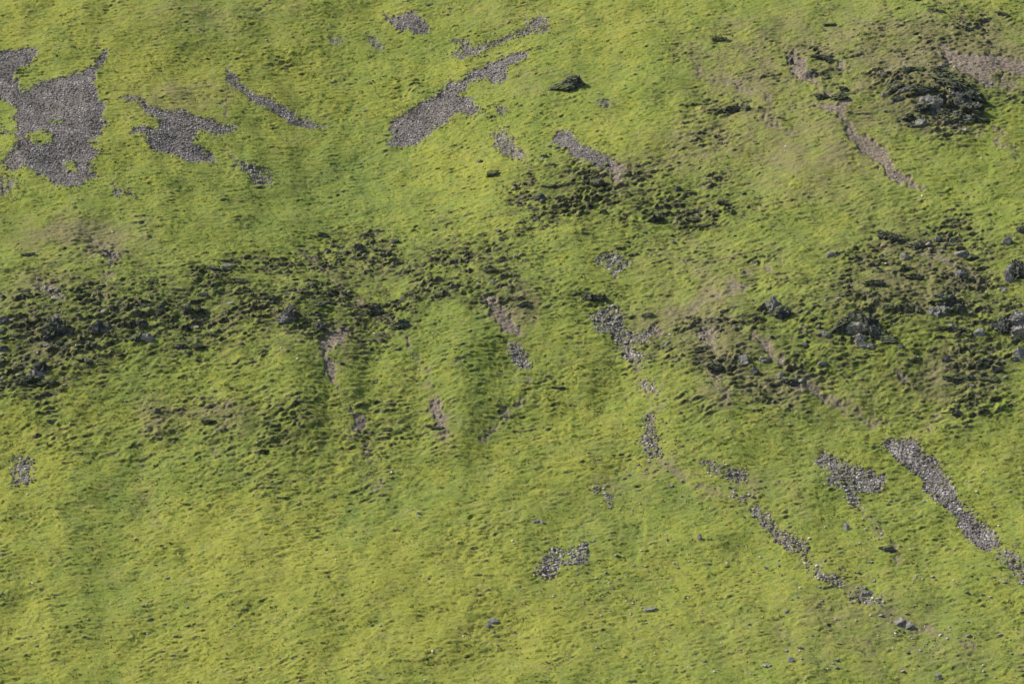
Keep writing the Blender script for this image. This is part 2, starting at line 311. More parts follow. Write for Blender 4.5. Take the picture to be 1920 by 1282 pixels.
G_YEL, G_MID, G_LUSH, G_BRN = (.248,.255,.044), (.165,.208,.040), (.120,.172,.040), (.180,.152,.082)
def turf_colour(n, dry, lush, thin, vec):
    heath = attr(n, 'heath')
    """colour of the short grass, from how dry / lush / thin it is at that spot"""
    sp = nnoise(n, 1.6, 4, vec, .7); sp2 = nnoise(n, .28, 3, vec)
    f = mth(n, 'ADD', dry, mth(n, 'MULTIPLY', mth(n, 'SUBTRACT', sp, .5), 2.2))
    f = mth(n, 'ADD', f, mth(n, 'MULTIPLY', mth(n, 'SUBTRACT', sp2, .5), 1.6), True)
    col = mix(n, f, G_MID, G_YEL)
    g = mth(n, 'ADD', mth(n, 'MULTIPLY', lush, .9), mth(n, 'MULTIPLY', mth(n, 'SUBTRACT', nnoise(n, .7, 4, vec), .55), 1.6), True)
    col = mix(n, g, col, G_LUSH)
    t = mth(n, 'MULTIPLY', mth(n, 'SUBTRACT', mth(n, 'ADD', mth(n, 'MULTIPLY', thin, .8), mth(n, 'MULTIPLY', nnoise(n, 2.3, 4, vec, .85), 1.7)), 1.02), 2.6, True)
    col = mix(n, mth(n, 'MULTIPLY', t, .8), col, G_BRN)
    # dead stems and litter showing between the blades
    d = mth(n, 'MULTIPLY', mth(n, 'SUBTRACT', mth(n, 'ADD', nnoise(n, 3.6, 3, vec, .8), mth(n, 'MULTIPLY', nnoise(n, .33, 3, vec), .35)), .70), 5.0, True)
    col = mix(n, mth(n, 'MULTIPLY', d, .6), col, (.26, .215, .135))
    # heath and rank grass of the rough ground: dark olive, brown where it is woody
    k = mth(n, 'MULTIPLY', mth(n, 'SUBTRACT', mth(n, 'ADD', heath, mth(n, 'MULTIPLY', nnoise(n, 1.5, 4, vec, .8), 1.3)), .85), 2.2, True)
    hc = ramp(n, nnoise(n, .9, 4, vec, .8), [(.4, (.062,.085,.022)), (.52, (.10,.108,.036)), (.62, (.125,.10,.055))])
    return mix(n, mth(n, 'MULTIPLY', k, .68), col, hc)

m_ground, n, b = newmat('turf_and_soil', 1)
tc = n.nodes.new('ShaderNodeTexCoord').outputs['Object']
col = turf_colour(n, attr(n, 'dry'), attr(n, 'lush'), attr(n, 'thin'), tc)
# tussock tips and thatch speckle: blades of different age
v = nnoise(n, 5.0, 3, tc, .8)
col = mix(n, .55, col, ramp(n, v, [(.3, (.40,.45,.36)), (.5, (.9,.9,.87)), (.68, (1.5,1.42,1.35))]), 'MULTIPLY')
# steep risers: bare peat and rock, coloured darker to paint in their shade
geo = n.nodes.new('ShaderNodeNewGeometry'); sx = n.nodes.new('ShaderNodeSeparateXYZ'); n.links.new(geo.outputs['True Normal'], sx.inputs[0])
steep = mth(n, 'MULTIPLY', mth(n, 'SUBTRACT', mth(n, 'ADD', .30, mth(n, 'MULTIPLY', mth(n, 'SUBTRACT', nnoise(n, 1.1, 3, tc), .5), .5)), sx.outputs['Z']), 6, True)
rock_shade = ramp(n, nnoise(n, 2.0, 4, tc), [(.38, (.032,.037,.022)), (.5, (.075,.070,.045)), (.62, (.18,.15,.11))])
col = mix(n, steep, col, rock_shade)
soilc = ramp(n, nnoise(n, 3.0, 4, tc, .8), [(.36, (.07,.056,.040)), (.5, (.17,.137,.10)), (.66, (.32,.27,.21))])
col = mix(n, attr(n, 'soil'), col, soilc)
scr = ramp(n, nnoise(n, 4.0, 4, tc, .8), [(.3, (.08,.070,.062)), (.5, (.155,.137,.123)), (.7, (.25,.222,.20))])
col = mix(n, attr(n, 'scree'), col, scr)
n.links.new(col, b.inputs['Base Color'])
bp = n.nodes.new('ShaderNodeBump'); bp.inputs['Strength'].default_value = .8; bp.inputs['Distance'].default_value = .12
n.links.new(nnoise(n, 4.5, 4, tc, .7), bp.inputs['Height']); n.links.new(bp.outputs[0], b.inputs['Normal'])

def rockmat(name, stops, lichen, lf, moss=1.12):
    m, n, b = newmat(name, .85)
    tc = n.nodes.new('ShaderNodeTexCoord').outputs['Object']
    c = ramp(n, nnoise(n, 1.3, 5, tc, .7), stops)
    k = mth(n, 'MULTIPLY', mth(n, 'SUBTRACT', nnoise(n, 1.9, 4, tc, .6), lf), 7, True)
    c = mix(n, k, c, lichen)
    # turf and moss root on the flat tops of the rock
    ge = n.nodes.new('ShaderNodeNewGeometry'); sz = n.nodes.new('ShaderNodeSeparateXYZ'); n.links.new(ge.outputs['Normal'], sz.inputs[0])
    g = mth(n, 'MULTIPLY', mth(n, 'SUBTRACT', mth(n, 'ADD', sz.outputs['Z'], mth(n, 'MULTIPLY', nnoise(n, 2.6, 4, tc, .7), 1.2)), moss), 6, True)
    c = mix(n, g, c, (.13, .155, .035))
    n.links.new(c, b.inputs['Base Color'])
    bp = n.nodes.new('ShaderNodeBump'); bp.inputs['Strength'].default_value = 1; bp.inputs['Distance'].default_value = .3
    n.links.new(nnoise(n, 3, 4, tc, .7), bp.inputs['Height']); n.links.new(bp.outputs[0], b.inputs['Normal'])
    return m
m_dark = rockmat('dark_crag_rock', [(.36, (.028,.029,.031)), (.5, (.072,.071,.069)), (.62, (.18,.172,.155))], (.26,.245,.21), .60)
m_grey = rockmat('grey_boulder_rock', [(.34, (.10,.096,.09)), (.5, (.22,.21,.19)), (.66, (.36,.34,.30))], (.36,.34,.29), .56, 1.4)
m_pale = rockmat('pale_stone', [(.36, (.13,.12,.108)), (.5, (.26,.24,.215)), (.64, (.38,.35,.32))], (.14,.14,.10), .62, 1.6)
m_scree, n, b = newmat('scree_stone', .9)
r_ = attr(n, 'tone')
c = ramp(n, r_, [(0, (.065,.055,.046)), (.3, (.15,.131,.116)), (.75, (.235,.21,.19)), (1, (.45,.41,.375))])
n.links.new(c, b.inputs['Base Color'])

# ------------------------------------------------------------------ helpers
def tag(o, label=None, cat=None, group=None, kind=None):
    if label: o['label'] = label
    if cat: o['category'] = cat
    if group: o['group'] = group
    if kind: o['kind'] = kind
    return o
def npmesh(name, V, F, mat, smooth=False):
    """V n x 3, F m x k (all faces k-sided)"""
    me = bpy.data.meshes.new(name); k = F.shape[1]
    me.vertices.add(len(V)); me.vertices.foreach_set('co', np.ascontiguousarray(V, np.float32).ravel())
    me.loops.add(F.size); me.loops.foreach_set('vertex_index', np.ascontiguousarray(F, np.int32).ravel())
    me.polygons.add(len(F)); me.polygons.foreach_set('loop_start', np.arange(0, F.size, k, dtype=np.int32))
    me.polygons.foreach_set('loop_total', np.full(len(F), k, np.int32))
    me.polygons.foreach_set('use_smooth', np.full(len(F), smooth))
    me.materials.append(mat); me.update(calc_edges=True)
    return me
def link(name, me, loc=(0, 0, 0)):
    o = bpy.data.objects.new(name, me); o.location = loc; C.objects.link(o); return o
def fattr(me, name, vals):
    a = me.attributes.new(name, 'FLOAT', 'POINT'); a.data.foreach_set('value', np.ascontiguousarray(vals, np.float32).ravel())

# ------------------------------------------------------------------ the hillside: one sheet
def axis(lo, hi, step, flo, fhi):
    core = list(np.arange(lo, hi+step*.5, step)); st = step; p = core[0]; left = []
    while p > flo: st *= 1.22; p -= min(st, 60); left.append(p)
    st = step; p = core[-1]; right = []
    while p < fhi: st *= 1.22; p += min(st, 60); right.append(p)
    return np.array(left[::-1]+core+right)
xs = axis(-92, 92, .15, -1600, 1600)
ys = axis(-84, 108, .19, -520, 1500)
X, Y = np.meshgrid(xs, ys)
h, scree, soil, rough, thin, dry, lush, dark = surface(X, Y)
P = to3(X, Y, h).reshape(-1, 3)
ny, nx = X.shape
idx = np.arange(nx*ny).reshape(ny, nx)
F = np.stack([idx[:-1, :-1], idx[:-1, 1:], idx[1:, 1:], idx[1:, :-1]], -1).reshape(-1, 4)
me = npmesh('hillside', P, F, m_ground, True)
for k, a in (('scree', scree), ('soil', soil), ('thin', thin), ('dry', dry), ('lush', lush), ('heath', dark)): fattr(me, k, a)
tag(link('hillside', me), kind='structure')

# ------------------------------------------------------------------ grass: uncountable tufts rooted in the turf
m_grass, n, b = newmat('grass_blades', 1)
tc = n.nodes.new('ShaderNodeTexCoord').outputs['Object']
gcol = turf_colour(n, attr(n, 'dry'), attr(n, 'lush'), attr(n, 'thin'), tc)
gcol = mix(n, 1.0, gcol, ramp(n, attr(n, 'tone'), [(0, (.48,.54,.44)), (.5, (1.0,1.0,.97)), (1, (1.42,1.36,1.4))]), 'MULTIPLY')
n.links.new(gcol, b.inputs['Base Color'])
rg = np.random.default_rng(3)
NT = 490000
u = rg.uniform(-190, 2110, NT); v = rg.uniform(-90, 1380, NT)
x, s = img_to_xs(u, v)
h, scree_, soil_, rough_, thin_, dry_, lush_, dark_ = surface(x, s)
keep = (scree_ < rg.uniform(.1, 1.04, NT)) & (soil_ < rg.uniform(0, 1.1, NT)) & (rg.random(NT) > .5*thin_)
x, s, h, thin_, dry_, lush_, rough_, dark_ = [q[keep] for q in (x, s, h, thin_, dry_, lush_, rough_, dark_)]
NT = len(x); base = to3(x, s, h-.03)
tone = np.clip(.5+.22*rg.normal(size=NT)+.25*noise(x/.6, s/.6, 93), 0, 1)
NB = 3
size = .12*np.exp(.35*rg.normal(size=NT))*(1-.3*thin_)*(.7+.6*np.clip(.5+noise(x/1.5, s/1.5, 94), 0, 1))
VV = np.empty((NT, NB, 3, 3), np.float32)
for k in range(NB):
    # blades hang down the slope in a thatch, so the axes are: across, down the slope, out of the slope
    th = rg.normal(0, .5, NT); wd = size*rg.uniform(.35, .6, NT)
    acr = np.stack([np.cos(th), -np.sin(th)*ca, -np.sin(th)*sa], -1)
    dwn = np.stack([np.sin(th), -np.cos(th)*ca, -np.cos(th)*sa], -1)
    out = rg.uniform(.15, .65, NT)*size; ln = size*rg.uniform(.5, 1.2, NT)
    sh = acr*(size*rg.normal(0, .6, NT))[:, None]
    VV[:, k, 0] = base+sh-acr*wd[:, None]; VV[:, k, 1] = base+sh+acr*wd[:, None]
    VV[:, k, 2] = base+sh+dwn*ln[:, None]+NRM*out[:, None]
me = npmesh('grass', VV.reshape(-1, 3), np.arange(NT*NB*3).reshape(-1, 3), m_grass, False)
for k, a in (('thin', thin_), ('dry', dry_), ('lush', lush_), ('heath', dark_), ('tone', tone)): fattr(me, k, np.repeat(a, NB*3))
tag(link('grass', me), 'short yellow green grass tufts covering the hillside', 'grass', None, 'stuff')
del VV

# ------------------------------------------------------------------ rock shapes
def ico(sub):
    bm = bmesh.new(); bmesh.ops.create_icosphere(bm, subdivisions=sub, radius=1)
    V = np.array([v.co[:] for v in bm.verts]); F = np.array([[v.index for v in f.verts] for f in bm.faces]); bm.free()
    return V, F
ICO = {k: ico(k) for k in (1, 2, 3, 4)}
def chunk(rng, sub=3, cuts=11, rug=.06, craggy=False):
    V, F = ICO[sub]; V = V.copy()
    V += rug*1.6*np.stack([noise(V[:, 1]*1.9+rng.uniform(0, 50), V[:, 2]*1.9+V[:, 0]*1.7, q+int(rng.integers(99))) for q in range(3)], -1)
    if sub >= 3:        # beds and joints
        o = rng.uniform(0, 50)
        r = 1-np.abs(noise(V[:, 0]*2.2+V[:, 1]*1.5+o, V[:, 2]*2.8-V[:, 1]*2, int(rng.integers(99))))*1.6
        q = 1-np.abs(noise(V[:, 0]*5+o, V[:, 2]*6+V[:, 1]*4, int(rng.integers(99))))*1.6
        V = V*(1-.24*np.clip(r, 0, 1)**3-.12*np.clip(q, 0, 1)**2)[:, None]
    if craggy: cuts = 6
    for _ in range(cuts):        # fracture faces
        nn = rng.normal(size=3); nn /= np.linalg.norm(nn); d = rng.uniform(.42, .82)
        k = V@nn-d; V -= np.where(k > 0, k, 0)[:, None]*nn
    if craggy:
        for fq, am in ((3.0, .16), (6.0, .11), (12., .05)):
            o = rng.uniform(0, 50); a = noise(V[:, 0]*fq+o, V[:, 2]*fq*1.3+V[:, 1]*fq*.8, int(rng.integers(99)))
            V = V*(1+am*(np.floor(a*3)/3+.4*a))[:, None]      # stepped, broken faces
    V += rug*.22*np.stack([noise(V[:, 1]*8+rng.uniform(0, 50), V[:, 2]*8+V[:, 0]*5, q+int(rng.integers(99))) for q in range(3)], -1)
    ext = np.abs(V).max(0); return V/ext, F

# scree: each patch is an uncountable spread of loose stones
rng = np.random.default_rng(11)
SHAPES = []
for k in range(24):
    V, F1 = chunk(rng, 1, 5, .12); SHAPES.append(V)
F1 = ICO[1][1]
def scatter_mesh(name, x, s, size, tone, lift=.1):
    h = surface(x, s)[0]
    P = to3(x, s, h)
    n = len(x); nv = len(SHAPES[0])
    size = np.minimum(size, 1.7*np.median(size))
    sh = np.stack([SHAPES[i] for i in rng.integers(0, len(SHAPES), n)])
    sc = size[:, None]*np.stack([rng.uniform(.4, .65, n), rng.uniform(.35, .55, n), rng.uniform(.22, .42, n)], -1)
    sh = sh*sc[:, None, :]
    th = rng.uniform(0, 6.28, n); c, q = np.cos(th), np.sin(th)
    vx = sh[..., 0]*c[:, None]-sh[..., 1]*q[:, None]; vy = sh[..., 0]*q[:, None]+sh[..., 1]*c[:, None]; vz = sh[..., 2]
    tl = rng.normal(0, .3, n)[:, None]-.4
    vy, vz = vy*np.cos(tl)+vz*np.sin(tl), -vy*np.sin(tl)+vz*np.cos(tl)
    V = np.stack([vx, vy, vz], -1)+P[:, None, :]+(NRM*lift*1.0)[None, None, :]*size[:, None, None]
    F = (F1[None]+(np.arange(n)*nv)[:, None, None]).reshape(-1, 3)
    o = P.mean(0); V = V.reshape(-1, 3)-o
    me = npmesh(name, V, F, m_scree, False); fattr(me, 'tone', np.repeat(tone, nv))
    return link(name, me, o)
LAB = {
 'west': ('broad grey scree patch on the upper left with small grass islands', 0, .40),
 'west_tail': ('thin dark trickle of stones below the lower corner of the big left scree', 0, .32),
 'west_edge': ('loose grey stones below the big scree at the left edge of the photo', 0, .35),
 'mid': ('jagged grey scree patch just right of the big left scree', 0, .40),
 'sliver': ('long thin grey scree streak slanting down to the right, upper left of centre', 0, .36),
 'small_tail': ('small dark stony patch below the end of the thin scree streak', 0, .4),
 'top': ('small grey scree patch near the top edge left of centre', 0, .36),
 'top_small': ('faint little grey stone patches left of the topmost scree', 0, .32),
 'hook': ('hooked grey scree streak rising to a pale clump near the top edge', 0, .34),
 'comet': ('large club shaped grey scree tapering up to the right in the upper centre', 0, .42),
 'leaf': ('small leaf shaped grey scree below the tail of the large club shaped scree', 0, .36),
 'tongue': ('grey scree tongue running down right above the dark broken crags', 0, .36),
 'blob': ('tiny round patch of grey stones below the lone dark crag at upper centre', 0, .3),
 'se_long': ('long band of coarse brown grey scree down the lower right slope', 1, .48),
 'se_tail': ('sparse stones trailing off below the long scree band to the right edge', 1, .44),
 'se_fan': ('fan of coarse grey scree just left of the long lower right band', 1, .46),
 's_upper': ('short stony streak at the head of the lower right boulder trail', 1, .42),
 's_lower': ('narrow curved streak of stones in the middle of the boulder trail', 1, .42),
 's_strip': ('broken line of loose stones along the boulder trail above the pale boulder', 1, .42),
 'c_knob': ('small pale stone patch on the bright turf right of centre', 0, .42),
 'c_fork': ('forked patch of pale grey stones just right of the centre', 0, .46),
 'c_bit': ('little streak of pale stones below the forked stone patch', 0, .42),
 'c_spike': ('thin spike of grey stones widening downward right of centre', 0, .45),
 'c_delta': ('small pale triangular stone patch near the centre of the slope', 0, .38),
 's_ring': ('ragged ring of dark grey stones on the lower slope right of centre', 1, .58),
 's_arc': ('faint arc of grey stones above the ragged stone ring', 0, .42),
 'sw_square': ('small squarish grey stone patch near the left edge, lower half', 0, .42),
 'w_bit': ('thin pale stones among the turf above the dark crags on the left', 0, .4),
}
def mask_points(key, dens):
    m = SMASK[key]; wide = blur(m, 9); jj, ii = np.nonzero(wide > .04)
    n = int(len(jj)*GS*GS*dens)
    k = rng.integers(0, len(jj), n)
    u = GU0+(ii[k]+rng.random(n))*GS; v = GV0+(jj[k]+rng.random(n))*GS
    x, s = img_to_xs(u, v)
    c = surface(x, s)[1]
    edge = look(wide, u, v)
    keep = (c > rng.uniform(.03, .8, n)**1.3) | (rng.random(n) < .75*edge**1.3*(1+1.5*noise(x/1.5, s/2, 92)))
    return x[keep], s[keep]
for key, (lab, coarse, size) in LAB.items():
    x, s = mask_points(key, .23*(.42/size)**1.6)
    if len(x) < 6: print('few', key); continue
    sz = size*.52*np.exp(rng.normal(0, .45, len(x)))
    tone = np.clip(rng.normal(.5, .25, len(x))+.7*fbm(x/2.5, s/3.5, 20, 3)+(.12 if key in ('c_knob','c_fork','c_delta','c_bit') else 0), 0, 1)
    o = scatter_mesh('scree', x, s, sz, tone)
    tag(o, lab, 'scree', None, 'stuff')
# thin trails of stones between the patches: (points, half width, stones, size, label)
TRAILS = [
 ([(1150,575),(1165,640),(1195,700),(1225,750),(1215,800),(1235,860),(1265,890),(1330,930),(1400,945)], 31, 269, 0.25, 'thin trail of pale stones running down the slope from the forked stone patch'),
 ([(1340,880),(1400,930),(1470,1010),(1540,1075),(1620,1120),(1700,1175),(1800,1200)], 28, 345, 0.30, 'long thin trail of stones slanting past the largest pale boulder'),
 ([(1590,900),(1620,960),(1650,1000)], 27, 89, 0.28, 'few stones trailing off below the scree fan'),
 ([(1860,1010),(1900,1060),(1960,1120)], 35, 144, 0.33, 'scattered stones below the long scree band by the right edge'),
 ([(330,230),(255,180),(240,180)], 10, 33, 0.21, 'few stones off the upper left tip of the jagged scree patch'),
 ([(630,650),(625,710),(660,770),(680,820),(700,880),(715,920)], 23, 161, 0.20, 'faint line of small stones down the gully left of centre'),
 ([(990,700),(985,740),(940,790),(905,830)], 10, 61, 0.20, 'faint line of small stones below the triangular stone patch'),
 ([(760,640),(790,700),(815,760),(825,800)], 10, 72, 0.20, 'faint line of small stones down to the brown and black overhang'),
 ([(1640,300),(1680,330),(1735,360)], 9, 66, 0.21, 'small stones at the foot of the brown soil scar'),
 ([(270,790),(262,880),(290,960),(285,1000)], 16, 83, 0.20, 'faint line of small stones down the lower left runnel'),
 ([(880,80),(930,62),(990,45)], 12, 61, 0.21, 'small stones between the hooked scree and its pale clump'),
 ([(890,200),(930,230),(945,255)], 12, 49, 0.23, 'small stones above the leaf shaped scree'),
 ([(1060,1060),(1110,1100),(1170,1125),(1215,1150)], 39, 111, 0.25, 'thin scatter of stones below the ragged stone ring'),
 ([(1320,600),(1330,660),(1350,720)], 31, 144, 0.21, 'small stones strewn over the pale soil scar right of centre'),
]
for pts, hw, cnt, size, lab in TRAILS:
    pts = np.array(pts, float); L = np.r_[0, np.cumsum(np.hypot(*np.diff(pts, axis=0).T))]
    t = rng.uniform(0, L[-1], cnt)
    cnt = int(cnt*.75); t = t[:cnt]; u = np.interp(t, L, pts[:, 0])+rng.normal(0, hw*.5, cnt); v = np.interp(t, L, pts[:, 1])+rng.normal(0, hw*.4, cnt)
    x, s = img_to_xs(u, v)
    k = rng.random(cnt) < .5+1.5*noise(x/3, s/3, 91)
    k = k[:len(x)]; x, s = x[k], s[k]
    o = scatter_mesh('loose_stones', x, s, size*np.exp(rng.normal(0, .45, len(x))), np.clip(rng.normal(.62, .25, len(x)), 0, 1), .12)
    tag(o, lab, 'stones', None, 'stuff')
# pebbles and small stones loose in the turf
n_ = 17000
u = rng.uniform(-60, 1980, n_); v = rng.uniform(-60, 1340, n_)
x, s = img_to_xs(u, v)
keep = rng.random(n_) < np.clip(.05+.22*sst(700, 1300, u)*sst(650, 1150, v)+.35*soft(THIN, u, v)+.4*np.clip(noise(x/6, s/8, 90), 0, 1)*sst(850, 1150, v), 0, 1)*np.clip(.25+1.4*noise(x/4, s/4, 18), 0, 1)
x, s = x[keep], s[keep]
o = scatter_mesh('pebbles', x, s, .23*np.exp(rng.normal(0, .5, len(x))), np.clip(rng.normal(.88, .22, len(x)), 0, 1), .2)
tag(o, 'small loose stones strewn thinly through the turf of the whole slope', 'pebbles', None, 'stuff')

# ------------------------------------------------------------------ crags and boulders, each one a thing
MATS = {'d': m_dark, 'g': m_grey, 'p': m_pale}
def make_rock(name, blobs, seed, sub=3):
    """blobs: (u, v, w, h, material, tilt) seen sizes; one mesh whose origin is where it meets the slope"""
    rg = np.random.default_rng(seed)
    us = [b[0] for b in blobs]; vs = [b[1] for b in blobs]
    u0, v0 = sum(us)/len(us), sum(vs)/len(vs)
    x0, s0 = img_to_xs(u0, v0); o = to3(x0, s0, surface(x0, s0)[0])[0]
    AV = []; AF = []; MI = []; mats = []; off = 0
    for bl in blobs:
        u, v, w, h, m = bl[:5]; tilt = math.radians(bl[5]) if len(bl) > 5 else rg.uniform(-.15, .15)
        x, s = img_to_xs(u, v); p = to3(x, s, surface(x, s)[0])[0]
        ppm = FPX/float((p-CAM)@FWD)
        w *= 1.12/ppm; h *= 1.25/ppm
        multi = len(blobs) > 1
        V, Fc = chunk(rg, sub, 13, .09, sub == 4)
        if multi: w *= 1.2
        dep = min(w*.5, h*1.1)*.5
        V = V*np.array([w*.5, dep, h*.58])
        c, q = math.cos(tilt), math.sin(tilt)
        V = np.stack([V[:, 0]*c-V[:, 2]*q, V[:, 1], V[:, 0]*q+V[:, 2]*c], -1)
        V = V+p+np.array([0, dep*.1, 0.0])+NRM*(h*.08)-o
        AV.append(V); AF.append(Fc+off); off += len(V)
        if m not in mats: mats.append(m)
        MI += [mats.index(m)]*len(Fc)
    me = npmesh(name, np.concatenate(AV), np.concatenate(AF), MATS[mats[0]], False)
    for m in mats[1:]: me.materials.append(MATS[m])
    me.polygons.foreach_set('material_index', np.array(MI, np.int32))
    return link(name, me, o)
